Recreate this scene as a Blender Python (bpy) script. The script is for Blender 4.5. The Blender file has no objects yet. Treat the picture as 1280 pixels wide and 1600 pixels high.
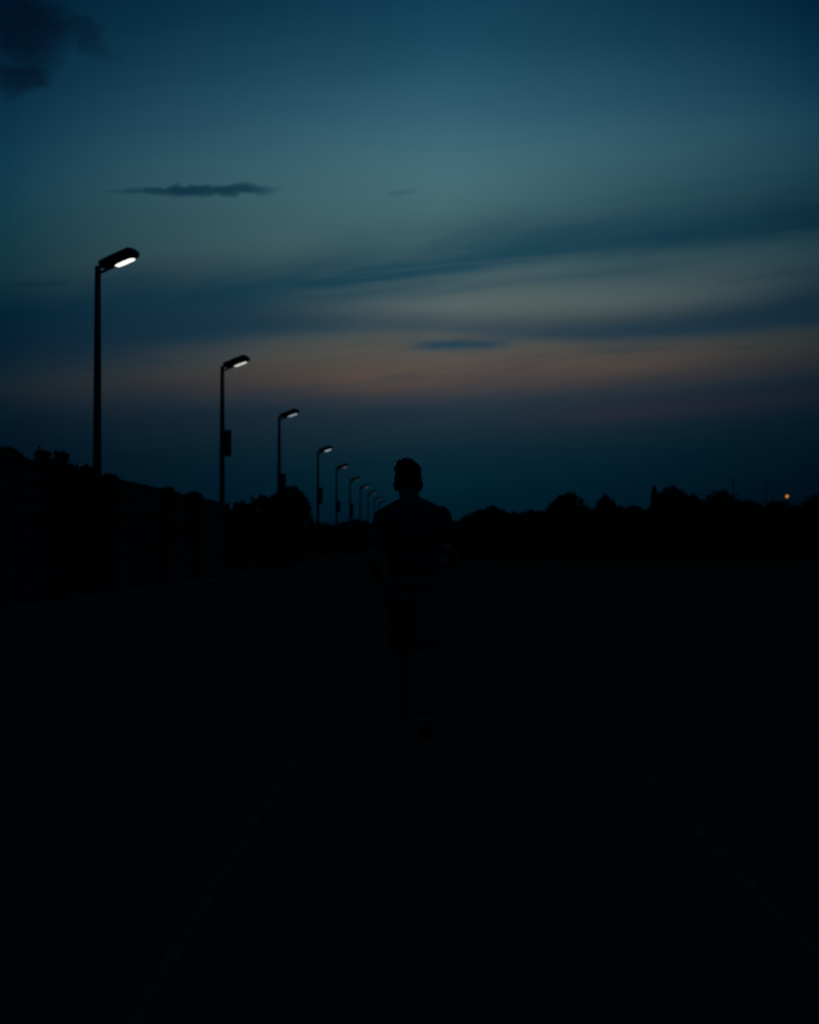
import bpy, bmesh, math, random
import numpy as np
from mathutils import Vector, Matrix, Euler

# ------------------------------------------------------------------ camera
sc = bpy.context.scene
C = sc.collection
F = 2667.0                      # focal length in pixels of the 1280 wide photograph
CAM_H = 1.17
PITCH = math.atan(56 / F)
YAW = math.atan(20 / F)
cam_d = bpy.data.cameras.new("Camera")
cam = bpy.data.objects.new("Camera", cam_d)
C.objects.link(cam)
cam.location = (0, 0, CAM_H)
cam.rotation_euler = (math.pi / 2 + PITCH, 0, YAW)
cam_d.sensor_fit = 'VERTICAL'
cam_d.sensor_width, cam_d.sensor_height, cam_d.lens = 24, 30, 50
cam_d.clip_start, cam_d.clip_end = 0.1, 6000
cam_d.dof.use_dof = True
cam_d.dof.focus_distance = 10.9
cam_d.dof.aperture_fstop = 2.4
sc.camera = cam
sc.view_settings.view_transform = 'Standard'
sc.view_settings.look = 'None'
sc.view_settings.exposure = 0
sc.view_settings.gamma = 1
CAM_M = Euler(cam.rotation_euler).to_matrix()


def at(px, py, Y):
    """the world point on the ray through a photograph pixel at depth Y"""
    d = CAM_M @ Vector(((px - 640) / F, (800 - py) / F, -1))
    k = Y / d.y
    return Vector((d.x * k, Y, CAM_H + d.z * k))


# ------------------------------------------------------------------ dusk sky
def lin(c):
    return tuple((v / 255 / 12.92) if v / 255 <= 0.04045 else ((v / 255 + 0.055) / 1.055) ** 2.4 for v in c)


W = bpy.data.worlds.new("World")
sc.world = W
W.use_nodes = True
NT = W.node_tree
NT.nodes.clear()


class E:
    """a tiny expression builder over math nodes of the sky"""
    def __init__(s, sock): s.s = sock
    def _op(op, a, b=None, c=None):
        n = NT.nodes.new('ShaderNodeMath'); n.operation = op
        for i, v in enumerate((a, b, c)):
            if v is None: continue
            if isinstance(v, E): NT.links.new(v.s, n.inputs[i])
            else: n.inputs[i].default_value = v
        return E(n.outputs[0])
    def __add__(a, b): return E._op('ADD', a, b)
    __radd__ = __add__
    def __sub__(a, b): return E._op('SUBTRACT', a, b)
    def __rsub__(a, b): return E._op('SUBTRACT', b, a)
    def __mul__(a, b): return E._op('MULTIPLY', a, b)
    __rmul__ = __mul__
    def __truediv__(a, b): return E._op('DIVIDE', a, b)
    def pow(a, b): return E._op('POWER', a, b)
    def abs(a): return E._op('ABSOLUTE', a)
    def max(a, b): return E._op('MAXIMUM', a, b)
    def min(a, b): return E._op('MINIMUM', a, b)
    def clamp(a): return a.max(0.0).min(1.0)
    def gauss(a): return E._op('EXPONENT', (a * a) * -1.0)
    def smooth(a, lo, hi):
        n = NT.nodes.new('ShaderNodeMapRange'); n.interpolation_type = 'SMOOTHSTEP'
        NT.links.new(a.s, n.inputs['Value'])
        n.inputs['From Min'].default_value = lo; n.inputs['From Max'].default_value = hi
        return E(n.outputs[0])


def curve(x, pts):
    """piecewise smooth function of x: x in -0.3 .. 1.6, values in 0 .. 1"""
    n = NT.nodes.new('ShaderNodeFloatCurve')
    NT.links.new(((x + 0.3) / 1.9).s, n.inputs['Value'])
    cm = n.mapping; cu = cm.curves[0]
    pts = [((a + 0.3) / 1.9, b) for a, b in pts]
    cu.points[0].location = pts[0]; cu.points[1].location = pts[-1]
    for p in pts[1:-1]: cu.points.new(*p)
    cm.update()
    return E(n.outputs[0])


def vec(x, y, z=0.0):
    n = NT.nodes.new('ShaderNodeCombineXYZ')
    for i, v in enumerate((x, y, z)):
        if isinstance(v, E): NT.links.new(v.s, n.inputs[i])
        else: n.inputs[i].default_value = v
    return n.outputs[0]


def noise(x, y, scale=1.0, detail=4, rough=0.55, z=0.0):
    n = NT.nodes.new('ShaderNodeTexNoise'); n.noise_dimensions = '3D'
    NT.links.new(vec(x, y, z), n.inputs['Vector'])
    n.inputs['Scale'].default_value = scale; n.inputs['Detail'].default_value = detail
    n.inputs['Roughness'].default_value = rough
    return E(n.outputs[0])


def mix(fac, a, b, mode='MIX'):
    n = NT.nodes.new('ShaderNodeMix'); n.data_type = 'RGBA'; n.blend_type = mode
    if isinstance(fac, E): NT.links.new(fac.s, n.inputs[0])
    else: n.inputs[0].default_value = fac
    for k, v in ((6, a), (7, b)):
        if isinstance(v, tuple): n.inputs[k].default_value = (*v, 1)
        else: NT.links.new(v, n.inputs[k])
    return n.outputs[2]


tc = NT.nodes.new('ShaderNodeTexCoord')
sx = NT.nodes.new('ShaderNodeSeparateXYZ')
NT.links.new(tc.outputs['Generated'], sx.inputs[0])
dx, dy, dz = (E(sx.outputs[i]) for i in range(3))
yy = dy.max(0.2)
p = (dx / yy) * 2.667 + 0.660          # azimuth, in thousandths of a radian-like unit, growing to the right
q = 0.856 - (dz / yy) * 2.667          # elevation, falling upwards
p = p.max(-0.3).min(1.6)
q = q.max(-0.6).min(0.9)

big = noise(p, q * 2.0, 1.6, 3, 0.5, 3.1)
stk = noise(p * 1.6 + q * 0.8, q * 11.0 + p * 1.2, 1.3, 5, 0.55, 7.7)
fine = noise(p * 1.0, q * 2.2, 22.0, 5, 0.6, 1.3)
streak_d = (stk - 0.5)

# clear twilight gradient; the layers dip towards the left and rise to the right
off = curve(p, [(-0.3, 0.28), (0.0, 0.30), (0.3, 0.40), (0.6, 0.40), (0.8, 0.44), (1.0, 0.56), (1.28, 0.76), (1.6, 0.9)]) * 0.1 - 0.04
qs = q + off + streak_d * 0.045 + (big - 0.5) * 0.02
ramp = NT.nodes.new('ShaderNodeValToRGB')
NT.links.new(((qs + 0.6) / 1.5).s, ramp.inputs[0])
ramp.color_ramp.interpolation = 'B_SPLINE'
stops = [(-600, (20, 61, 84)), (-300, (15, 55, 78)), (-100, (11, 52, 74)), (0, (15, 61, 83)), (100, (33, 79, 99)), (200, (54, 99, 117)),
         (280, (72, 110, 120)), (340, (69, 103, 109)), (420, (74, 99, 102)), (480, (82, 94, 94)), (520, (80, 87, 86)),
         (550, (86, 84, 78)), (580, (85, 75, 70)), (600, (74, 66, 66)), (622, (48, 57, 66)), (646, (30, 49, 61)), (680, (22, 43, 56)),
         (715, (10, 38, 51)), (760, (2, 33, 47)), (810, (0, 27, 40)), (856, (0, 20, 32)), (900, (0, 8, 14))]
cr = ramp.color_ramp
cr.elements[0].position = 0; cr.elements[0].color = (*lin(stops[0][1]), 1)
cr.elements[1].position = 1; cr.elements[1].color = (*lin(stops[-1][1]), 1)
for s, c in stops[1:-1]:
    e = cr.elements.new((s / 1000 + 0.6) / 1.5); e.color = (*lin(c), 1)
col = ramp.outputs[0]

# stratus band rising to the right
warp = streak_d * 0.045 + (big - 0.5) * 0.05
cA = curve(p, [(-0.3, 0.52), (0.0, 0.505), (0.2, 0.49), (0.35, 0.462), (0.5, 0.440), (0.64, 0.417), (0.8, 0.395), (1.0, 0.372), (1.28, 0.345), (1.6, 0.32)])
wUp = curve(p, [(-0.3, 0.06), (0.0, 0.06), (0.2, 0.055), (0.4, 0.040), (0.55, 0.052), (0.68, 0.050), (0.8, 0.050), (1.0, 0.052), (1.28, 0.058), (1.6, 0.06)])
wDn = curve(p, [(-0.3, 0.06), (0.0, 0.06), (0.2, 0.06), (0.34, 0.066), (0.46, 0.054), (0.64, 0.044), (0.8, 0.026), (1.0, 0.030), (1.28, 0.034), (1.6, 0.06)])
aA = curve(p, [(-0.3, 0.9), (0.0, 0.95), (0.2, 0.88), (0.42, 0.90), (0.64, 0.97), (0.8, 0.94), (1.0, 0.90), (1.28, 0.92), (1.6, 0.9)])
ragged0 = noise(p, q * 2.6, 9.0, 5, 0.6, 15.0)
broad = noise(p * 1.3 + q * 0.6, q * 5.0 + p * 0.8, 3.0, 4, 0.55, 11.3)
dA = q - cA + warp + (broad - 0.5) * 0.040
sA = dA.smooth(-0.02, 0.02)
mA = (dA / (wDn * sA + wUp * (1.0 - sA))).gauss() * aA * (0.72 + broad * 0.4 + stk * 0.24)
col = mix(mA.clamp(), col, lin((27, 68, 85)))
mN = ((q - curve(p, [(-0.3, 0.5), (0.6, 0.466), (0.8, 0.439), (0.95, 0.424), (1.1, 0.405), (1.6, 0.35)]) + warp * 0.25) / 0.0085).gauss() * p.smooth(0.58, 0.72) * (1.0 - p.smooth(0.95, 1.15)) * 0.42
uQ = (p - 0.315 + (broad - 0.5) * 0.12) / 0.13
mQ = ((q - 0.455 + (p - 0.31) * 0.10 + (ragged0 - 0.5) * 0.05) / 0.040).gauss() * uQ.gauss() * (0.25 + broad * 0.6)
col = mix(mQ.clamp(), col, lin((24, 65, 82)))
# long thin streaks through the lit gap between the two bands
mK = ((q - 0.462 + (p - 0.66) * 0.07) / 0.045).gauss() * p.smooth(0.3, 0.5) * stk.smooth(0.50, 0.72) * 0.5
col = mix(mK.clamp(), col, lin((48, 78, 90)))
mL = ((q - 0.470 + (p - 0.9) * 0.05) / 0.022).gauss() * p.smooth(0.40, 0.95) * (1.0 - p.smooth(1.1, 1.4)) * 0.35
col = mix(mL.clamp(), col, lin((104, 116, 112)))
# thin veil over the right above that band
mV = ((q - 0.30 + (p - 1.0) * 0.10 + warp) / 0.05).gauss() * p.smooth(0.68, 1.1) * 0.45
col = mix(mV.clamp(), col, lin((34, 74, 92)))
col = mix(mN.clamp(), col, lin((44, 76, 88)))
# patches where the afterglow is warmest
u1 = (p - 0.585) / 0.10
m1 = ((q - 0.590 + streak_d * 0.03) / 0.017).gauss() * u1.gauss() * 0.38
col = mix(m1.clamp(), col, lin((100, 80, 70)))
u2 = (p - 1.0) / 0.16
m2 = ((q - 0.563 + (p - 1.0) * 0.08 + streak_d * 0.04) / 0.018).gauss() * u2.gauss() * 0.55
col = mix(m2.clamp(), col, lin((96, 82, 75)))
# blue-grey filaments lying across the afterglow and the cloud layer
fil = noise(p * 2.0 + q * 0.5, q * 24.0 + p * 2.4, 1.5, 5, 0.6, 21.0)
mE2 = ((q - 0.56) / 0.05).gauss() * (1.0 - p.smooth(0.08, 0.42)) * 0.55
col = mix(mE2.clamp(), col, lin((46, 60, 70)))
mF = ((q - 0.575 + (p - 0.6) * 0.04) / 0.045).gauss() * fil.smooth(0.5, 0.68) * 0.55
col = mix(mF.clamp(), col, lin((50, 62, 72)))
mG = ((q - 0.455 + (p - 0.6) * 0.10) / 0.075).gauss() * fil.smooth(0.52, 0.70) * 0.30
col = mix(mG.clamp(), col, lin((36, 70, 86)))
mH = ((q - 0.455 + (p - 0.6) * 0.10) / 0.075).gauss() * (1.0 - fil.smooth(0.30, 0.48)) * p.smooth(0.25, 0.5) * 0.30
col = mix(mH.clamp(), col, lin((86, 103, 104)))
# lower band
cB = curve(p, [(-0.3, 0.545), (0.0, 0.535), (0.3, 0.515), (0.45, 0.509), (0.64, 0.507), (0.8, 0.517), (0.92, 0.521), (1.0, 0.514), (1.15, 0.503), (1.28, 0.488), (1.6, 0.44)])
wB = curve(p, [(-0.3, 0.045), (0.0, 0.04), (0.3, 0.050), (0.46, 0.034), (0.64, 0.022), (0.8, 0.026), (1.0, 0.030), (1.15, 0.044), (1.28, 0.060), (1.6, 0.05)])
wC = curve(p, [(-0.3, 0.045), (0.0, 0.042), (0.3, 0.026), (0.64, 0.014), (0.8, 0.013), (1.0, 0.015), (1.28, 0.022), (1.6, 0.05)])
aB = curve(p, [(-0.3, 0.8), (0.0, 0.7), (0.3, 0.85), (0.5, 0.72), (0.64, 0.5), (0.8, 0.68), (1.0, 0.85), (1.28, 0.92), (1.6, 0.9)])
dB = q - cB + warp * 0.35 - 0.002
sB = dB.smooth(-0.01, 0.01)
mB = (dB / (wC * sB + wB * (1.0 - sB))).gauss() * aB * (0.45 + broad * 0.55 + stk * 0.5)
col = mix(mB.clamp(), col, lin((30, 62, 80)))
# narrow dark streak over the orange glow
uS = (p - 0.722) / 0.075
mS = ((q - 0.5385 + (p - 0.722) * 0.02 + (fine - 0.5) * 0.012) / 0.0082).gauss() * (uS * uS).gauss()
col = mix((mS * 0.9).clamp(), col, lin((27, 63, 81)))
# dull pink strips low on the right
mP = (0.6 + stk * 0.8) * ((q - curve(p, [(-0.3, 0.67), (0.64, 0.662), (0.8, 0.655), (1.0, 0.641), (1.28, 0.618), (1.6, 0.6)]) + warp * 0.2) / 0.019).gauss() * p.smooth(0.72, 1.02) * 0.62
col = mix(mP.clamp(), col, lin((52, 50, 60)))
# small ragged cloud left of the middle
lump = noise(p, q * 1.6, 34.0, 4, 0.6, 2.2)
uC = (p - 0.292) / 0.134
envC = E._op('EXPONENT', (uC * uC).pow(4.0) * -1.0)
thk = (0.30 + p.smooth(0.16, 0.29) * 0.70) * (0.004 + lump.smooth(0.28, 0.68) * 0.0082) * (0.55 + envC * 0.45)
dC = (q - 0.2945 + (p - 0.3) * 0.012 + (fine - 0.5) * 0.010).abs()
mC = (1.0 - dC / thk).smooth(-0.40, 0.65) * envC * (0.45 + p.smooth(0.16, 0.28) * 0.55)
col = mix((mC * 0.97).clamp(), col, mix(1.0, col, (0.18, 0.37, 0.49), 'MULTIPLY'))
uD = (p - 0.628) / 0.022
mD = ((q - 0.2985 + (p - 0.628) * 0.12 + (fine - 0.5) * 0.006) / 0.0035).gauss() * (uD * uD).gauss() * 0.45
col = mix(mD.clamp(), col, mix(1.0, col, (0.4, 0.6, 0.7), 'MULTIPLY'))
uE = (p - 0.055) / 0.05
mE = ((q - 0.441 + (fine - 0.5) * 0.01) / 0.004).gauss() * (uE * uE).gauss() * 0.4
col = mix(mE.clamp(), col, mix(1.0, col, (0.35, 0.6, 0.7), 'MULTIPLY'))
# torn cloud at the upper left


def blob(cx, cy, rx, ry, tilt=0.0):
    a = (p - cx) / rx; b = (q - cy - (p - cx) * tilt) / ry
    return a * a + b * b


ragged = noise(p, q * 1.25, 9.0, 5, 0.6, 5.0)
rag2 = noise(p, q * 1.2, 13.0, 5, 0.6, 8.0)
p0, q0 = p, q
p = p0 + (ragged - 0.5) * 0.14
q = q0 + (rag2 - 0.5) * 0.10
dT = blob(0.028, 0.034, 0.068, 0.056, 0.2).min(blob(0.022, 0.118, 0.040, 0.026, 0.1))
dW = blob(0.112, 0.045, 0.055, 0.022, 0.5)
p, q = p0, q0
mT = (1.0 - dT + (fine - 0.5) * 1.6).smooth(-1.4, 1.3).max((1.0 - dW + (fine - 0.5) * 1.8).smooth(-1.3, 1.2) * 0.6)
col = mix((mT * 0.84).clamp(), col, mix(1.0, col, (0.42, 0.24, 0.33), 'MULTIPLY'))

# sunset falloff, mostly lens vignetting put into the sky colour; a little dimmer behind
tt = ((p - 0.70).abs() / 0.675).pow(1.2) * (1.0 + (0.30 - q).max(0.0) * 0.9 * (p - 0.3).smooth(-0.5, 0.9))
tt = tt.min(1.5)
fall = mix((tt * 0.97).clamp(), (1.0, 1.0, 1.0), (0.11, 0.29, 0.40))
col = mix(1.0, col, fall, 'MULTIPLY')
back = dy.smooth(-0.4, 0.6) * 0.20 + 0.80
bg = NT.nodes.new('ShaderNodeBackground')
NT.links.new(col, bg.inputs['Color'])
NT.links.new(back.s, bg.inputs['Strength'])
wo = NT.nodes.new('ShaderNodeOutputWorld')
NT.links.new(bg.outputs[0], wo.inputs[0])


# ------------------------------------------------------------------ helpers
def mat(name, col, rough=0.8, var=0.3, scale=8.0, spec=0.2, bump=0.0, metal=0.0, detail=4):
    m = bpy.data.materials.new(name); m.use_nodes = True
    nt = m.node_tree; b = nt.nodes['Principled BSDF']
    t = nt.nodes.new('ShaderNodeTexCoord')
    n = nt.nodes.new('ShaderNodeTexNoise'); n.inputs['Scale'].default_value = scale; n.inputs['Detail'].default_value = detail
    nt.links.new(t.outputs['Object'], n.inputs['Vector'])
    r = nt.nodes.new('ShaderNodeValToRGB')
    r.color_ramp.elements[0].position = 0.3; r.color_ramp.elements[1].position = 0.7
    r.color_ramp.elements[0].color = (*[c * (1 - var) for c in col], 1)
    r.color_ramp.elements[1].color = (*[min(1, c * (1 + var)) for c in col], 1)
    nt.links.new(n.outputs[0], r.inputs[0]); nt.links.new(r.outputs[0], b.inputs['Base Color'])
    b.inputs['Roughness'].default_value = rough; b.inputs['Metallic'].default_value = metal
    b.inputs['Specular IOR Level'].default_value = spec
    if bump:
        bp = nt.nodes.new('ShaderNodeBump'); bp.inputs['Strength'].default_value = bump; bp.inputs['Distance'].default_value = 0.02
        nt.links.new(n.outputs[0], bp.inputs['Height']); nt.links.new(bp.outputs[0], b.inputs['Normal'])
    return m


def glow(name, col, strength):
    m = mat(name, (0.7, 0.7, 0.7), 0.3, 0.05)
    b = m.node_tree.nodes['Principled BSDF']
    b.inputs['Emission Color'].default_value = (*col, 1)
    b.inputs['Emission Strength'].default_value = strength
    return m


M = dict(
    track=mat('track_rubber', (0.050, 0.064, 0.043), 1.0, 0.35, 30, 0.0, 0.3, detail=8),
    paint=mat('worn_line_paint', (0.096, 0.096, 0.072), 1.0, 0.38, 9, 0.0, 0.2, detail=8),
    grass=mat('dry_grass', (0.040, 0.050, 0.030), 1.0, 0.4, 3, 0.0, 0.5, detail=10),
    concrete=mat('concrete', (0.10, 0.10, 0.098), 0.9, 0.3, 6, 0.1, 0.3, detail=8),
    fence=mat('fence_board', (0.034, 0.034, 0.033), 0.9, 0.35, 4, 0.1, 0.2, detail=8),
    post=mat('fence_post_metal', (0.034, 0.034, 0.035), 0.7, 0.2, 12, 0.2),
    pole=mat('galvanised_pole', (0.055, 0.062, 0.070), 0.75, 0.2, 10, 0.2),
    head=mat('lamp_housing_paint', (0.035, 0.036, 0.04), 0.6, 0.2, 10, 0.25),
    board=mat('panel_board', (0.045, 0.045, 0.05), 0.7, 0.2, 5, 0.2),
    leaf=mat('leaf', (0.045, 0.062, 0.03), 0.95, 0.5, 1.2, 0.05),
    bark=mat('bark', (0.05, 0.042, 0.034), 0.95, 0.3, 12, 0.05, 0.5),
    wood=mat('pole_timber', (0.06, 0.05, 0.04), 0.95, 0.3, 10, 0.05, 0.3),
    skin=mat('skin', (0.115, 0.078, 0.062), 0.6, 0.08, 20, 0.3),
    hair=mat('dark_hair', (0.012, 0.010, 0.009), 0.6, 0.4, 60, 0.2),
    shirt=mat('dark_shirt_cloth', (0.042, 0.044, 0.046), 0.95, 0.25, 14, 0.05, 0.3),
    trousers=mat('dark_trouser_cloth', (0.058, 0.060, 0.062), 0.95, 0.25, 16, 0.05, 0.3),
    shoe=mat('shoe_upper', (0.05, 0.05, 0.055), 0.8, 0.2, 20, 0.15),
    sole=mat('shoe_sole', (0.16, 0.16, 0.17), 0.8, 0.2, 20, 0.15),
    band=mat('armband_cloth', (0.03, 0.03, 0.035), 0.8, 0.2, 20, 0.1),
    pale=mat('pale_purple_patch', (0.34, 0.31, 0.40), 0.6, 0.15, 20, 0.3),
)


def mesh_from(name, v, f, m, smooth=False):
    me = bpy.data.meshes.new(name); me.from_pydata([tuple(x) for x in v], [], f); me.update()
    me.materials.append(m)
    if smooth:
        me.polygons.foreach_set('use_smooth', [True] * len(me.polygons))
    return me


class MB:
    def __init__(s): s.v = []; s.f = []
    def box(s, lo, hi, bev=0.0):
        bm = bmesh.new(); bmesh.ops.create_cube(bm, size=1)
        lo, hi = Vector(lo), Vector(hi)
        for x in bm.verts:
            x.co = Vector([lo[i] + (x.co[i] + 0.5) * (hi[i] - lo[i]) for i in range(3)])
        if bev: bmesh.ops.bevel(bm, geom=bm.edges[:], offset=bev, segments=2, affect='EDGES', profile=0.5)
        return s.add(bm)
    def add(s, bm, M_=None):
        o = len(s.v); bm.verts.index_update()
        for x in bm.verts: s.v.append((M_ @ x.co) if M_ else x.co.copy())
        for f in bm.faces: s.f.append([o + x.index for x in f.verts])
        bm.free(); return s
    def tube(s, pts, rad, n=10, caps=True):
        pts = [Vector(a) for a in pts]
        if not hasattr(rad, '__len__'): rad = [rad] * len(pts)
        o = len(s.v)
        for i, a in enumerate(pts):
            d = (pts[min(i + 1, len(pts) - 1)] - pts[max(i - 1, 0)]).normalized()
            u = d.orthogonal().normalized() if abs(d.z) < 0.9 else Vector((1, 0, 0)) - d * d.x
            u.normalize(); w = d.cross(u)
            for k in range(n):
                t = 2 * math.pi * k / n
                s.v.append(a + (u * math.cos(t) + w * math.sin(t)) * rad[i])
        for i in range(len(pts) - 1):
            for k in range(n):
                a = o + i * n + k; b = o + i * n + (k + 1) % n
                s.f.append([a, b, b + n, a + n])
        if caps:
            s.f.append([o + k for k in range(n)][::-1]); s.f.append([o + (len(pts) - 1) * n + k for k in range(n)])
        return s
    def mesh(s, name, m, smooth=False): return mesh_from(name, s.v, s.f, m, smooth)


def tag(o, label=None, cat=None, group=None, kind=None):
    for k, v in (('label', label), ('category', cat), ('group', group), ('kind', kind)):
        if v: o[k] = v
    return o


def obj(name, me, parent=None, loc=(0, 0, 0)):
    o = bpy.data.objects.new(name, me); C.objects.link(o)
    o.location = loc
    if parent: o.parent = parent
    return o


def empty(name, loc, rz=0.0):
    o = bpy.data.objects.new(name, None); C.objects.link(o)
    o.empty_display_size = 0.2; o.location = loc; o.rotation_euler = (0, 0, rz)
    return o


# ------------------------------------------------------------------ the setting: ground, track, markings, kerb
def strip(name, pts, w, z, m):
    """flat ribbon along (x, y) points"""
    v, f = [], []
    for i, (x, y) in enumerate(pts):
        v += [(x - w / 2, y, z), (x + w / 2, y, z)]
        if i: f.append([2 * i - 2, 2 * i - 1, 2 * i + 1, 2 * i])
    return tag(obj(name, mesh_from(name, v, f, m)), kind='structure')


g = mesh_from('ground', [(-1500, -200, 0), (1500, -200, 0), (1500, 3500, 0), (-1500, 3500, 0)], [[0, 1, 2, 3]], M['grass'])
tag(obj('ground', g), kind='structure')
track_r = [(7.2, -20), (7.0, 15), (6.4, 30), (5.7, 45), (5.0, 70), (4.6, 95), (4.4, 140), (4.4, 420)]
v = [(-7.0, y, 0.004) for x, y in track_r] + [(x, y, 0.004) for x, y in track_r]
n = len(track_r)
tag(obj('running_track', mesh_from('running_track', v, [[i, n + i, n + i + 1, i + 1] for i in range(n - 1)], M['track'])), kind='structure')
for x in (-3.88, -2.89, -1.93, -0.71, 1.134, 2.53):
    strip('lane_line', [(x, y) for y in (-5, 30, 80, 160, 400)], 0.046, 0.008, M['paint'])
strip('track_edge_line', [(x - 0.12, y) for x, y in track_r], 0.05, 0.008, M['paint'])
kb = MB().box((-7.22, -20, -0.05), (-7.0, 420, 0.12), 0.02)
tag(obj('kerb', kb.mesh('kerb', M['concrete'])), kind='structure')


# ------------------------------------------------------------------ fence on the left
FX = -7.5
y0, y1, bay, fh = 18.0, 66.0, 2.0, 2.83
fr = tag(empty('board_fence', (FX, y0, 0)), 'long tall dark solid fence sloping away along the left edge of the track', 'fence')
nb = int((y1 - y0) / bay)
post = MB().box((-0.05, -0.06, 0), (0.05, 0.06, fh + 0.05), 0.008).mesh('post', M['post'])
pb = MB()
for k in range(9):                                     # nine wide horizontal boards with thin gaps
    z = 0.06 + k * (fh - 0.06) / 9
    pb.box((-0.02, 0.09, z), (0.02, bay - 0.09, z + (fh - 0.06) / 9 - 0.012), 0.006)
pm = pb.mesh('panel', M['fence'])
cap = MB().box((-0.045, 0.061, fh - 0.01), (0.045, bay - 0.061, fh + 0.03), 0.006).mesh('top_rail', M['post'])
for i in range(nb + 1):
    obj('post', post, fr, (0, i * bay, 0))
    if i < nb:
        pn = obj('panel', pm, fr, (0, i * bay, 0))
        obj('top_rail', cap, pn)


# ------------------------------------------------------------------ foliage
def leaf_cloud(rng, pts, size, stretch=1.5):
    """one small folded leaf clump (two triangles each side of a midrib) at every point"""
    n = len(pts)
    a = rng.normal(size=(n, 3)); a /= np.linalg.norm(a, axis=1)[:, None]
    b = rng.normal(size=(n, 3)); b -= a * (a * b).sum(1)[:, None]; b /= np.linalg.norm(b, axis=1)[:, None]
    s = size * rng.uniform(0.6, 1.3, n)[:, None]
    c = np.cross(a, b)
    v = np.empty((n, 4, 3))
    v[:, 0] = pts - a * s * stretch / 2
    v[:, 1] = pts + b * s * 0.42 + c * s * 0.15
    v[:, 2] = pts + a * s * stretch / 2
    v[:, 3] = pts - b * s * 0.42 + c * s * 0.15
    f = np.arange(n * 4).reshape(n, 4)
    return v.reshape(-1, 3), f


def crown_mesh(name, rng, w, h, zb, n, size, lumps=14, flat=0.7):
    """lumps of leaf clumps inside an egg-shaped envelope of half width w from zb up to zb+h"""
    pts = []
    def ball(k, pw):
        d = rng.normal(size=(k, 3)); d /= np.linalg.norm(d, axis=1)[:, None]
        return d * (rng.uniform(0, 1, k) ** pw)[:, None]
    per = int(n * 0.55) // lumps
    for i in range(lumps):
        c = rng.normal(size=3); c[2] = abs(c[2]) * 0.9 - 0.25; c /= np.linalg.norm(c)
        if i == 0: c = np.array([0.08, 0, 0.99])
        r = rng.uniform(0.20, 0.34)
        pts.append(c * (1.0 - r) * rng.uniform(0.92, 1.0) + ball(per, 0.42) * r)
    pts.append(ball(n // 2, 0.36) * 0.84)
    sp = ball(n // 40, 0.05) * rng.uniform(0.86, 0.97, n // 40)[:, None]
    pts.append(sp)
    P = np.concatenate(pts)
    # flatten the bottom a little, keep the dome
    P[:, 2] = np.where(P[:, 2] < 0, P[:, 2] * 0.95, P[:, 2])
    P[:, 2] = np.sign(P[:, 2]) * np.abs(P[:, 2]) ** flat
    P = P * np.array([w, w, h / 2]) + np.array([0, 0, zb + h / 2])
    P[:, 2] = np.maximum(P[:, 2], 0.08)
    v, f = leaf_cloud(rng, P, size)
    return mesh_from(name, v, [list(x) for x in f], M['leaf'])


def trunk_mesh(rng, h, r, w):
    t = MB()
    t.tube([(0, 0, -0.1), (0.02, 0.01, h * 0.3), (0.05, -0.03, h * 0.6), (0.02, 0.03, h * 0.93)], [r * 1.25, r, r * 0.7, r * 0.15], 9)
    for k in range(7):
        a = rng.uniform(0, 6.28); z = h * rng.uniform(0.25, 0.7)
        e = rng.uniform(0.4, 0.75) * w
        t.tube([(0, 0, z), (math.cos(a) * e * 0.5, math.sin(a) * e * 0.5, z + h * 0.09), (math.cos(a) * e, math.sin(a) * e, z + h * 0.22)], [r * 0.5, r * 0.32, r * 0.08], 6)
    return t.mesh('trunk', M['bark'], True)


def tree(name, label, cat, group, px, top, halfw, Y, seed, n=3600, size=None, lumps=14, base=0.12):
    rng = np.random.default_rng(seed)
    pt = at(px, top, Y)
    w = halfw * 1.12 / F * Y; h = pt.z
    e = tag(empty(name, (pt.x, Y, 0)), label, cat, group)
    size = size or Y * 0.0019
    obj('crown', crown_mesh('crown', rng, w, h * (1 - base), h * base, n, size, lumps, 0.7 if halfw > 21 else 0.4), e)
    obj('trunk', trunk_mesh(rng, h, 0.035 * h * 0.5, w), e)
    return e


GT = 'trees along the right of the track'
right = [
    ('broad_tree', 'wide low dome shaped tree nearest the person on the right', 766, 790, 46, 150),
    ('broad_tree', 'small low tree in the dip right of the wide dome tree', 834, 796, 26, 150),
    ('broad_tree', 'big rounded tree with flat top, right of the dip in the tree line', 889, 768, 38, 130),
    ('slender_tree', 'slim upright tree standing alone in the gap right of the big rounded tree', 946, 773, 18, 140),
    ('broad_tree', 'low bushy tree filling the gap before the thin post like tree', 986, 789, 30, 140),
    ('spire_tree', 'very thin upright tree poking above the tree line like a post', 1022, 757, 3.2, 130),
    ('broad_tree', 'tall peaked tree just right of the thin post like tree', 1050, 757, 31, 125),
    ('broad_tree', 'sloping tree against the right flank of the tall peaked tree', 1081, 769, 24, 125),
    ('broad_tree', 'wide flat topped tree under the taller faint utility pole', 1127, 764, 38, 120),
    ('broad_tree', 'low tree between the two faint utility poles', 1172, 780, 30, 122),
    ('broad_tree', 'low spreading tree just below the orange lamp', 1216, 781, 44, 118),
    ('broad_tree', 'dark tree at the far right edge of the photo', 1276, 772, 32, 112),
]
for i, (nm, lb, px, top, hw, Y) in enumerate(right):
    tree(nm, lb, 'tree', GT, px, top, hw, Y, 100 + i, n=2600 if hw > 20 else 1100, base=0.1 if hw > 20 else 0.05, lumps=16 if hw > 20 else 9)

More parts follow.
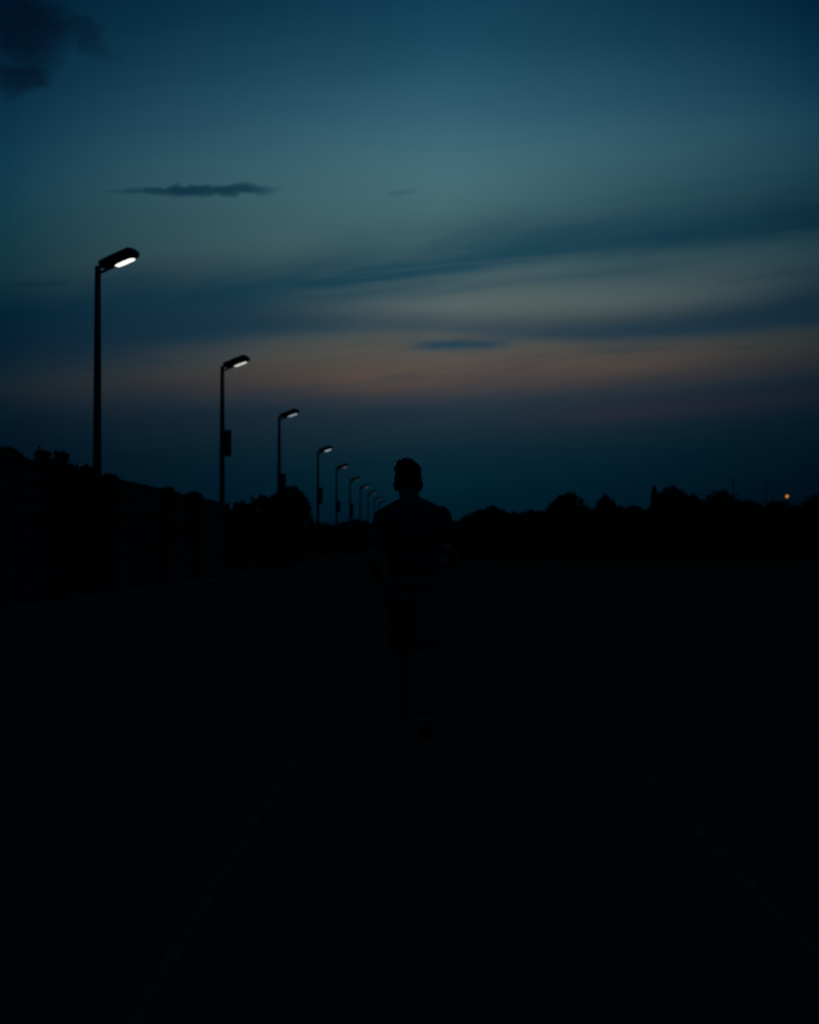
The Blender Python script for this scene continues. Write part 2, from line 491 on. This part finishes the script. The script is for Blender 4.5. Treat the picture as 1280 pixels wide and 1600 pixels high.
# leafy trees by the lamps on the left, past the fence end
tree('round_tree', 'round leafy tree hiding the foot of the third nearest street lamp', 'tree', 'trees on the left', 458, 757, 33, 90, 31, n=4200, base=0.02, lumps=20)
tree('broad_tree', 'low bushy tree between the second lamp and the round tree', 'tree', 'trees on the left', 408, 772, 34, 84, 32, n=3000, base=0.02)
tree('broad_tree', 'low ragged bush beside the round tree at its left', 'bush', 'trees on the left', 432, 770, 18, 88, 35, n=1400, base=0.02)
tree('broad_tree', 'low dark bush at the foot of the second street lamp', 'bush', 'trees on the left', 374, 782, 22, 80, 33, n=1600, base=0.02)


def shrub(label, px, top, halfw, Y, seed, shoots=9, leaves=26, size=0.085, spread=1.0):
    """upright leafy shoots rising from the ground behind the fence"""
    rng = np.random.default_rng(seed)
    pt = at(px, top, Y); w = halfw / F * Y
    e = tag(empty('shrub', (pt.x, Y, 0)), label, 'shrub', 'shrubs rising behind the left fence')
    st = MB(); P = []
    for k in range(shoots):
        a = rng.uniform(0, 6.28); rr = w * rng.uniform(0.1, 1) * spread
        h = pt.z - 0.22 * rng.uniform(0, 1) if k else pt.z
        tip = np.array([math.cos(a) * rr, math.sin(a) * rr * 0.6, h])
        mid = np.array([tip[0] * 0.35, tip[1] * 0.35, h * 0.55])
        st.tube([(0, 0, 0), tuple(mid), tuple(tip)], [0.018, 0.012, 0.003], 5)
        t = rng.uniform(0.35, 0.985, leaves)[:, None]
        P.append(mid + (tip - mid) * (t * 1.55 - 0.55) + rng.normal(scale=0.034, size=(leaves, 3)))
    P = np.concatenate(P)
    body = np.clip(rng.normal(size=(500, 3)), -1.7, 1.7) * np.array([w * 0.45, 0.25, 0.13]) + np.array([0, 0, pt.z - 0.30])
    v, f = leaf_cloud(rng, np.concatenate([P, body]), size, 2.2)
    obj('foliage', mesh_from('foliage', v, [list(x) for x in f], M['leaf']), e)
    obj('stem', st.mesh('stem', M['bark'], True), e)


shrub('leafy shrub at the far left edge of the photo above the fence top', 10, 697, 26, 32.5, 51, 22, 40)
shrub('spiky two horned shrub left of the nearest street lamp', 68, 702, 8, 34, 52, 6, 40)
shrub('right hand horn of the spiky growth left of the nearest lamp', 95, 703, 6, 34.5, 58, 4, 36)
shrub('small tuft of leaves close to the left of the nearest lamp pole', 136, 726, 12, 37, 53, 6, 22)
shrub('small tuft of leaves touching the right of the nearest lamp pole', 174, 738, 10, 40, 54, 5, 22)
shrub('tiny tuft on the fence top midway between the first two lamps', 262, 759, 9, 46, 55, 6, 22)
shrub('low leafy tuft on the fence top left of the second street lamp', 303, 767, 14, 50, 56, 8, 22)
shrub('low trailing shrub between the spiky growth and the nearest lamp', 112, 724, 8, 35.5, 57, 3, 18)

# far woods closing the horizon, one mass each
def woods(name, x0p, x1p, topf, Y, seed, n, size):
    rng = np.random.default_rng(seed)
    px = rng.uniform(x0p, x1p, n); tp = np.array([topf(a) for a in px])
    z = CAM_H + (856 - tp) / F * Y
    P = np.stack([(px - 660) / F * Y, Y + rng.uniform(-4, 4, n), z * rng.uniform(0, 1, n) ** 0.75], 1)
    v, f = leaf_cloud(rng, P, size, 1.2)
    tag(obj(name, mesh_from(name, v, [list(x) for x in f], M['leaf'])), kind='stuff')


woods('distant_woods', 330, 800, lambda a: 822 - 5 * (a > 530) + 2.5 * math.sin(a * 0.11) + 1.5 * math.sin(a * 0.37), 300, 71, 9000, 1.1)
woods('hedgerow', 700, 1420, lambda a: (815 - (a - 715) * 0.1 if a < 900 else 796) + 3 * math.sin(a * 0.09) + 2 * math.sin(a * 0.31), 165, 72, 15000, 0.62)
woods('overgrown_hedge', -150, 380, lambda a: 806 + 5 * math.sin(a * 0.07), 110, 73, 7000, 0.5)


# ------------------------------------------------------------------ street lamps on the left
def superloft(st, n=20, e=3.2):
    """st: list of (x, half width, z top, z bottom): rounded sections lofted along x"""
    v, f = [], []
    for x, w, zt, zb in st:
        zc, hh = (zt + zb) / 2, (zt - zb) / 2
        for k in range(n):
            t = 2 * math.pi * (k + 0.5) / n
            c, s_ = math.cos(t), math.sin(t)
            v.append((x, w * math.copysign(abs(c) ** (2 / e), c), zc + hh * math.copysign(abs(s_) ** (2 / e), s_)))
    for i in range(len(st) - 1):
        for k in range(n):
            a = i * n + k; b = i * n + (k + 1) % n
            f.append([a, b, b + n, a + n])
    f.append(list(range(n))[::-1]); f.append([(len(st) - 1) * n + k for k in range(n)])
    return v, f


POLE_H = 8.67
HEAD_YAW, HEAD_TILT, HEAD_ROLL = math.radians(-28), math.radians(15.5), math.radians(1)
pole_me = MB().tube([(0, 0, 0), (0, 0, 0.02), (0, 0, 1.0), (0, 0, 4.3), (0, 0, POLE_H - 0.03), (0, 0, POLE_H)],
                    [0.135, 0.135, 0.132, 0.11, 0.082, 0.07], 16).mesh('pole', M['pole'], True)
base_me = MB().box((-0.2, -0.2, 0), (0.2, 0.2, 0.03), 0.006).mesh('base_plate', M['pole'])
hv, hf = superloft([(0.0, 0.075, 0.04, -0.12), (0.025, 0.10, 0.055, -0.16), (0.22, 0.15, 0.055, -0.23), (0.45, 0.18, 0.055, -0.265),
                    (1.02, 0.18, 0.055, -0.265), (1.07, 0.18, 0.048, -0.264), (1.15, 0.165, -0.03, -0.25), (1.215, 0.12, -0.10, -0.215)], 24, 5.0)
head_me = mesh_from('lamp_head', hv, hf, M['head'], True)
dv, df = [], []
nn = 24
for z in (-0.26, -0.272):
    for k in range(nn):
        t = 2 * math.pi * k / nn; c, s_ = math.cos(t), math.sin(t)
        dv.append((0.78 + 0.30 * math.copysign(abs(c) ** 0.55, c), 0.012 + 0.125 * math.copysign(abs(s_) ** 0.55, s_), z))
df = [list(range(nn)), [nn + k for k in range(nn)][::-1]] + [[k, nn + k, nn + (k + 1) % nn, (k + 1) % nn] for k in range(nn)]
diff_me = mesh_from('diffuser', dv, df, M['pale'])
lampR = Euler((0, 0, HEAD_YAW)).to_matrix() @ Euler((0, -HEAD_TILT, 0)).to_matrix() @ Euler((HEAD_ROLL, 0, 0)).to_matrix()
head_loc = Vector((0.06, -0.02, POLE_H + 0.07))
hd = lampR @ Vector((1, 0, 0))
under = head_loc + lampR @ Vector((0.42, 0.0, -0.235))
arm_me = MB().tube([(0, 0, POLE_H - 0.19), Vector((0.15, -0.08, POLE_H - 0.165)), under, under + hd * 0.1], [0.04, 0.042, 0.045, 0.045], 10).mesh('arm', M['pole'], True)


def board_mesh(z0, z1):
    b = MB().box((0.10, -0.05, z0), (0.38, 0.05, z1), 0.012)
    return b.mesh('sign_panel', M['board'])


bracket_me = MB().tube([(-0.13, -0.06, 0), (0.10, -0.06, 0)], 0.018, 6).mesh('bracket', M['pole'])


lamps = [  # pole px, pole top py, sign panel py range, glow strength
    (153, 413.5, None, 1.5), (347.5, 571, (672, 713), 0.72), (436.5, 650, (740, 768), 0.42), (497, 704.5, (762, 787), 0.62),
    (526, 731, (783, 800), 0.12), (547, 750.5, (786, 809), 0.05), (563, 761.5, None, 0.12), (575.5, 771, None, 0.10),
    (585, 780, None, 0.04), (592, 786, None, 0.04)]
lamp_labels = [
    'nearest and tallest grey street lamp on the left, its head brightest white',
    'second nearest street lamp, lit, with a narrow dark panel on its pole',
    'third nearest street lamp, lit, its foot hidden by a round tree',
    'fourth nearest street lamp, lit, standing clear just right of the round tree',
    'fifth street lamp in the row, dimly lit with a small panel low on its pole',
    'sixth street lamp in the row, almost unlit, with a dark panel low on its pole',
    'seventh street lamp in the row, faintly lit, between the panelled lamps and the person',
    'third from the far end of the lamp row, faint, left of the shoulder',
    'second from the far end of the lamp row, beside the shoulder of the person',
    'farthest and smallest street lamp, just above the left shoulder of the person']
for i, (px, py, sg, em) in enumerate(lamps):
    off_ = 856 - py
    Y = F * (POLE_H - CAM_H) / off_
    P = at(px, py, Y)
    e = tag(empty('street_lamp', (P.x, Y, 0)), lamp_labels[i], 'street lamp', 'row of street lamps along the left of the track')
    obj('pole', pole_me, e); obj('base_plate', base_me, e)
    obj('arm', arm_me, e)
    h = obj('lamp_head', head_me, e, head_loc); h.rotation_euler = lampR.to_euler()
    d = obj('diffuser', diff_me, h)
    d.material_slots[0].link = 'OBJECT'
    d.material_slots[0].material = glow('lit_diffuser', (1.0, 0.97, 0.86) if i < 2 else (0.85, 0.95, 1.0), em)
    if sg:
        z1 = at(px, sg[0], Y).z; z0 = at(px, sg[1], Y).z
        s_ = obj('sign_panel', board_mesh(z0, z1), e)
        for z in (z0 + 0.12, z1 - 0.12): obj('bracket', bracket_me, s_, (0, 0, z))

# orange lamp and utility poles far on the right
Y = 108
P = at(1230, 775.5, Y)
e = tag(empty('street_lamp', (P.x, Y, 0)), 'small distant lamp glowing orange above the trees at far right', 'street lamp')
obj('pole', MB().tube([(0, 0.25, 0), (0, 0.25, P.z * 0.6), (0, 0.25, P.z + 0.06), (0, 0.2, P.z + 0.2), (0, 0.0, P.z + 0.21)], [0.09, 0.07, 0.05, 0.035, 0.035], 8).mesh('pole', M['pole'], True), e)
bm = bmesh.new(); bmesh.ops.create_uvsphere(bm, u_segments=16, v_segments=10, radius=0.10)
obj('globe', MB().add(bm).mesh('globe', glow('sodium_globe', (1.0, 0.37, 0.06), 0.62), True), e, (0, 0, P.z))
bm = bmesh.new(); bmesh.ops.create_cone(bm, segments=14, radius1=0.17, radius2=0.05, depth=0.1, cap_ends=True)
obj('lamp_shade', MB().add(bm).mesh('lamp_shade', M['head']), e, (0, 0, P.z + 0.17))

for px, top, Y, lb in ((1146, 744, 135, 'thin faint utility pole rising above the wide flat topped tree on the right'),
                       (1197, 750, 145, 'shorter faint utility pole left of the orange lamp')):
    P = at(px, top, Y)
    e = tag(empty('utility_pole', (P.x, Y, 0)), lb, 'utility pole', 'faint utility poles on the right')
    obj('pole', MB().tube([(0, 0, 0), (0, 0, P.z)], [0.07, 0.03], 8).mesh('pole', M['wood'], True), e)
    obj('crossarm', MB().box((-0.12, -0.03, P.z - 0.5), (0.12, 0.03, P.z - 0.44)).mesh('crossarm', M['wood']), e)


# ------------------------------------------------------------------ the person, walking away
def blend(name, shapes, voxel, m, smooth_it=6):
    """union of tapered capsules and ellipsoids, remeshed into one continuous surface"""
    b = MB()
    for s in shapes:
        if s[0] == 'cap':                                # ('cap', [(point, radius), ...])
            for (a, ra), (c, rc) in zip(s[1], s[1][1:]):
                a, c = Vector(a), Vector(c); n_ = 8
                b.tube([a.lerp(c, t / n_) for t in range(n_ + 1)], [ra + (rc - ra) * t / n_ for t in range(n_ + 1)], 16)
            for a, ra in (s[1][:-1] if len(s) > 2 else s[1]):
                bm = bmesh.new(); bmesh.ops.create_icosphere(bm, subdivisions=3, radius=ra)
                b.add(bm, Matrix.Translation(Vector(a)))
        else:                                            # ('ell', centre, radii, euler)
            bm = bmesh.new(); bmesh.ops.create_icosphere(bm, subdivisions=4, radius=1)
            R = Euler(s[3] if len(s) > 3 else (0, 0, 0)).to_matrix().to_4x4()
            b.add(bm, Matrix.Translation(Vector(s[1])) @ R @ Matrix.Diagonal((*s[2], 1)))
    me = b.mesh(name, m)
    o = bpy.data.objects.new('tmp', me); C.objects.link(o)
    r = o.modifiers.new('r', 'REMESH'); r.mode = 'VOXEL'; r.voxel_size = voxel; r.use_smooth_shade = True
    if smooth_it:
        k = o.modifiers.new('s', 'SMOOTH'); k.factor = 0.5; k.iterations = smooth_it
    dg = bpy.context.evaluated_depsgraph_get(); dg.update()
    res = bpy.data.meshes.new_from_object(o.evaluated_get(dg)); res.name = name
    bpy.data.objects.remove(o)
    res.materials.clear(); res.materials.append(m)
    return res


PX, PY = -0.055, 10.9
man = tag(empty('person', (PX, PY, 0)), 'lone short haired person in dark clothes seen from behind, striding away down the track', 'person')
HX = -0.035      # the head sits a little left of the chest
legs_hip = {1: (0.092, 0.0, 0.90), -1: (-0.092, 0.03, 0.90)}
knee = {1: (0.098, -0.16, 0.505), -1: (-0.072, 0.26, 0.50)}
ankle = {1: (0.072, -0.47, 0.165), -1: (-0.05, 0.40, 0.095)}
sho = {1: (0.172, 0.01, 1.368), -1: (-0.192, 0.0, 1.355)}
elb = {1: (0.262, 0.08, 1.10), -1: (-0.262, -0.16, 1.09)}
wri = {1: (0.205, 0.30, 1.06), -1: (-0.225, 0.03, 0.98)}
body = []
body += [('ell', (0, 0.02, 0.95), (0.165, 0.115, 0.12)), ('ell', (0, 0.02, 1.12), (0.145, 0.10, 0.17)),
         ('ell', (0, 0.015, 1.28), (0.17, 0.115, 0.17)), ('ell', (0, -0.01, 1.37), (0.17, 0.08, 0.09)),
         ('cap', [((-0.012, 0.0, 1.40), 0.07), ((-0.028, 0.025, 1.50), 0.064), ((HX, 0.04, 1.56), 0.064)]),
         ('cap', [((-0.03, 0.0, 1.475), 0.045), ((0.10, 0.0, 1.42), 0.045), (sho[1], 0.058)]),
         ('cap', [((-0.03, 0.0, 1.465), 0.045), ((-0.11, 0.0, 1.405), 0.045), (sho[-1], 0.056)]),
         # head: cranium, jaw, chin, nose, brow, ears
         ('ell', (HX, 0.045, 1.625), (0.082, 0.095, 0.098)), ('ell', (HX, 0.08, 1.560), (0.070, 0.07, 0.068)),
         ('ell', (HX, 0.125, 1.508), (0.028, 0.022, 0.02)), ('cap', [((HX, 0.138, 1.605), 0.010), ((HX, 0.160, 1.567), 0.014)]),
         ('ell', (HX, 0.132, 1.620), (0.05, 0.014, 0.012)), ('ell', (HX, 0.140, 1.530), (0.024, 0.01, 0.011)),
         ('ell', (HX + 0.080, 0.035, 1.566), (0.014, 0.024, 0.034), (0, 0.18, 0.35)), ('ell', (HX - 0.080, 0.035, 1.566), (0.014, 0.024, 0.034), (0, -0.18, -0.35))]
for s in (1, -1):
    H, K, A, S, L, R_ = (Vector(d[s]) for d in (legs_hip, knee, ankle, sho, elb, wri))
    body += [('cap', [(H, 0.088), (H.lerp(K, 0.5), 0.074), (K, 0.056), (K.lerp(A, 0.3) + Vector((0, -0.012, 0)), 0.056), (A, 0.038)]),
             ('cap', [(S, 0.056), (S.lerp(L, 0.5), 0.046), (L, 0.038), (L.lerp(R_, 0.3), 0.040), (R_, 0.026)])]
    fd = Vector((0, 0.16, -0.14)) if s == -1 else Vector((0, 0.23, -0.05))
    fd.normalize()
    foot_dir = Vector((0.02 * s, 0.80, -0.60)).normalized() if s == 1 else Vector((0, 0.99, 0.12)).normalized()
    body += [('cap', [(A, 0.036), (A + foot_dir * 0.06 + Vector((0, 0, -0.03)), 0.036), (A + foot_dir * 0.14 + Vector((0, 0, -0.045)), 0.026)])]
    # palm and five curled fingers
    w_dir = (R_ - L).normalized()
    side = Vector((-s, 0, 0)) - w_dir * (Vector((-s, 0, 0)).dot(w_dir)); side.normalize()       # palm faces inward
    up = w_dir.cross(side) * (1 if (w_dir.cross(side)).z > 0 else -1)                            # thumb side
    pc = R_ + w_dir * 0.055
    body.append(('cap', [(R_, 0.024), (pc + up * 0.012, 0.019), (pc + w_dir * 0.03 + up * 0.022, 0.014)]))
    body.append(('cap', [(R_, 0.022), (pc - up * 0.014, 0.018), (pc + w_dir * 0.028 - up * 0.024, 0.013)]))
    for k, (o_, ln) in enumerate(((0.030, 0.90), (0.010, 1.0), (-0.010, 0.94), (-0.029, 0.76))):
        a = pc + w_dir * 0.036 + up * o_
        b1 = a + (w_dir * 0.85 + side * 0.5).normalized() * 0.036 * ln
        b2 = b1 + (w_dir * 0.1 + side).normalized() * 0.025 * ln
        b3 = b2 + (w_dir * -0.75 + side * 0.6).normalized() * 0.020 * ln
        body.append(('cap', [(a, 0.0095), (b1, 0.009), (b2, 0.0082), (b3, 0.007)]))
    t0 = R_ + w_dir * 0.03 + up * 0.018
    t1 = t0 + (up * 0.75 + w_dir * 0.6 + side * 0.35).normalized() * 0.035
    t2 = t1 + (w_dir * 0.9 + side * 0.45).normalized() * 0.028
    body.append(('cap', [(t0, 0.013), (t1, 0.0105), (t2, 0.008)]))
obj('body', blend('body', body, 0.0048, M['skin'], 3), man)

sh = [('ell', (0, 0.02, 0.93), (0.178, 0.128, 0.08)), ('ell', (0, 0.02, 1.06), (0.172, 0.122, 0.18)), ('ell', (0, 0.015, 1.25), (0.186, 0.13, 0.19)),
      ('ell', (0.0, -0.005, 1.365), (0.185, 0.095, 0.10)),
      ('cap', [((-0.028, 0.004, 1.450), 0.056), ((0.045, 0.0, 1.432), 0.047), ((0.10, 0.0, 1.402), 0.05), (sho[1], 0.070)]),
      ('cap', [((-0.028, 0.004, 1.450), 0.056), ((-0.10, 0.0, 1.425), 0.052), (sho[-1], 0.066)])]
for s in (1, -1):
    S, L = Vector(sho[s]), Vector(elb[s])
    sh.append(('cap', [(S, 0.068), (S.lerp(L, 0.4), 0.064), (S.lerp(L, 0.72), 0.062)], 'open'))
obj('shirt', blend('shirt', sh, 0.009, M['shirt'], 5), man)

tr = [('ell', (0, 0.02, 0.94), (0.178, 0.128, 0.10)), ('ell', (0, 0.02, 0.85), (0.170, 0.120, 0.10))]
for s in (1, -1):
    H, K, A = (Vector(d[s]) for d in (legs_hip, knee, ankle))
    tr.append(('cap', [(H, 0.104), (H.lerp(K, 0.35) + Vector((-0.006 * s, 0, 0)), 0.098), (H.lerp(K, 0.93), 0.092)], 'open'))
obj('shorts', blend('shorts', tr, 0.009, M['trousers'], 4), man)

# hair: a close cap with a tousled top
rng = random.Random(5)
hs = [('ell', (HX, 0.030, 1.660), (0.086, 0.100, 0.072)), ('ell', (HX - 0.001, 0.005, 1.612), (0.0895, 0.078, 0.066)),
      ('ell', (HX - 0.012, 0.04, 1.690), (0.068, 0.085, 0.044)), ('ell', (HX - 0.066, 0.04, 1.678), (0.026, 0.06, 0.026))]
for k in range(90):
    a = rng.uniform(0, 6.28); el = rng.uniform(0.5, 1.5)
    d_ = Vector((math.cos(a) * math.cos(el), math.sin(a) * math.cos(el), math.sin(el)))
    c0 = Vector((HX - 0.008, 0.03, 1.666)); s0 = c0 + Vector((d_.x * 0.076, d_.y * 0.092, d_.z * 0.060))
    tip = s0 + (d_ + Vector((-0.45, 0.35, 0.15)) + Vector([rng.uniform(-0.35, 0.35) for _ in range(3)])).normalized() * rng.uniform(0.008, 0.027)
    hs.append(('cap', [(s0, 0.010), (tip, 0.0045)]))
obj('hair', blend('hair', hs, 0.0042, M['hair'], 1), man)

# shoes: upper and a pale sole below it
for s in (1, -1):
    A = Vector(ankle[s])
    if s == 1: R = Euler((math.radians(-34), 0, math.radians(-4))).to_matrix()      # heel lifted, toes on the track
    else: R = Euler((math.radians(6), 0, math.radians(2))).to_matrix()              # flat, about to land
    so = obj('shoe', blend('shoe', [('ell', (0, -0.025, -0.03), (0.040, 0.055, 0.045)), ('ell', (0, 0.06, -0.045), (0.043, 0.09, 0.034)), ('ell', (0, 0.125, -0.055), (0.041, 0.055, 0.026)),
                                    ('cap', [((0, -0.02, 0.03), 0.042), ((0, 0.0, -0.03), 0.042)])], 0.006, M['shoe'], 3), man, A)
    so.rotation_euler = R.to_euler()
    sv, sf = [], []
    prof = [(-0.085, 0.028), (-0.06, 0.040), (0.0, 0.036), (0.06, 0.040), (0.12, 0.046), (0.16, 0.038), (0.182, 0.02)]
    for z in (-0.068, -0.090):
        for y, w in prof: sv.append((-w, y, z + max(0, y - 0.12) * 0.25))
        for y, w in prof[::-1]: sv.append((w, y, z + max(0, y - 0.12) * 0.25))
    k_ = len(prof) * 2
    sf = [list(range(k_)), [k_ + i for i in range(k_)][::-1]] + [[i, k_ + i, k_ + (i + 1) % k_, (i + 1) % k_] for i in range(k_)]
    obj('sole', mesh_from('sole', sv, sf, M['sole']), so)

# band round the right upper arm with its pale patch turned to the back
S, L = Vector(sho[1]), Vector(elb[1])
ax = (L - S).normalized(); c0 = S.lerp(L, 0.50)
ab = obj('armband', MB().tube([c0, c0.lerp(L, 0.12), c0.lerp(L, 0.42)], [0.066, 0.0665, 0.062], 24).mesh('armband', M['band'], True), man)
cc = c0.lerp(L, 0.2); nrm = Vector((-0.35, -1, 0.0)); nrm -= ax * nrm.dot(ax); nrm.normalize(); tg = ax.cross(nrm)
pv, pf = [], []
for i in range(7):
    a = (i / 6 - 0.5) * 0.95
    for t in (-0.018, 0.018):
        for r in (0.0668, 0.0705):
            pv.append(cc + ax * (t + 0.004 * math.sin(i)) + (nrm * math.cos(a) + tg * math.sin(a)) * r)
for i in range(6):
    b = i * 4; d = b + 4
    pf += [[b + 1, b + 3, d + 3, d + 1], [b, d, d + 2, b + 2], [b, b + 1, d + 1, d], [b + 2, d + 2, d + 3, b + 3]]
pf += [[0, 2, 3, 1], [24, 25, 27, 26]]
obj('patch', mesh_from('patch', pv, pf, M['pale'], False), ab)
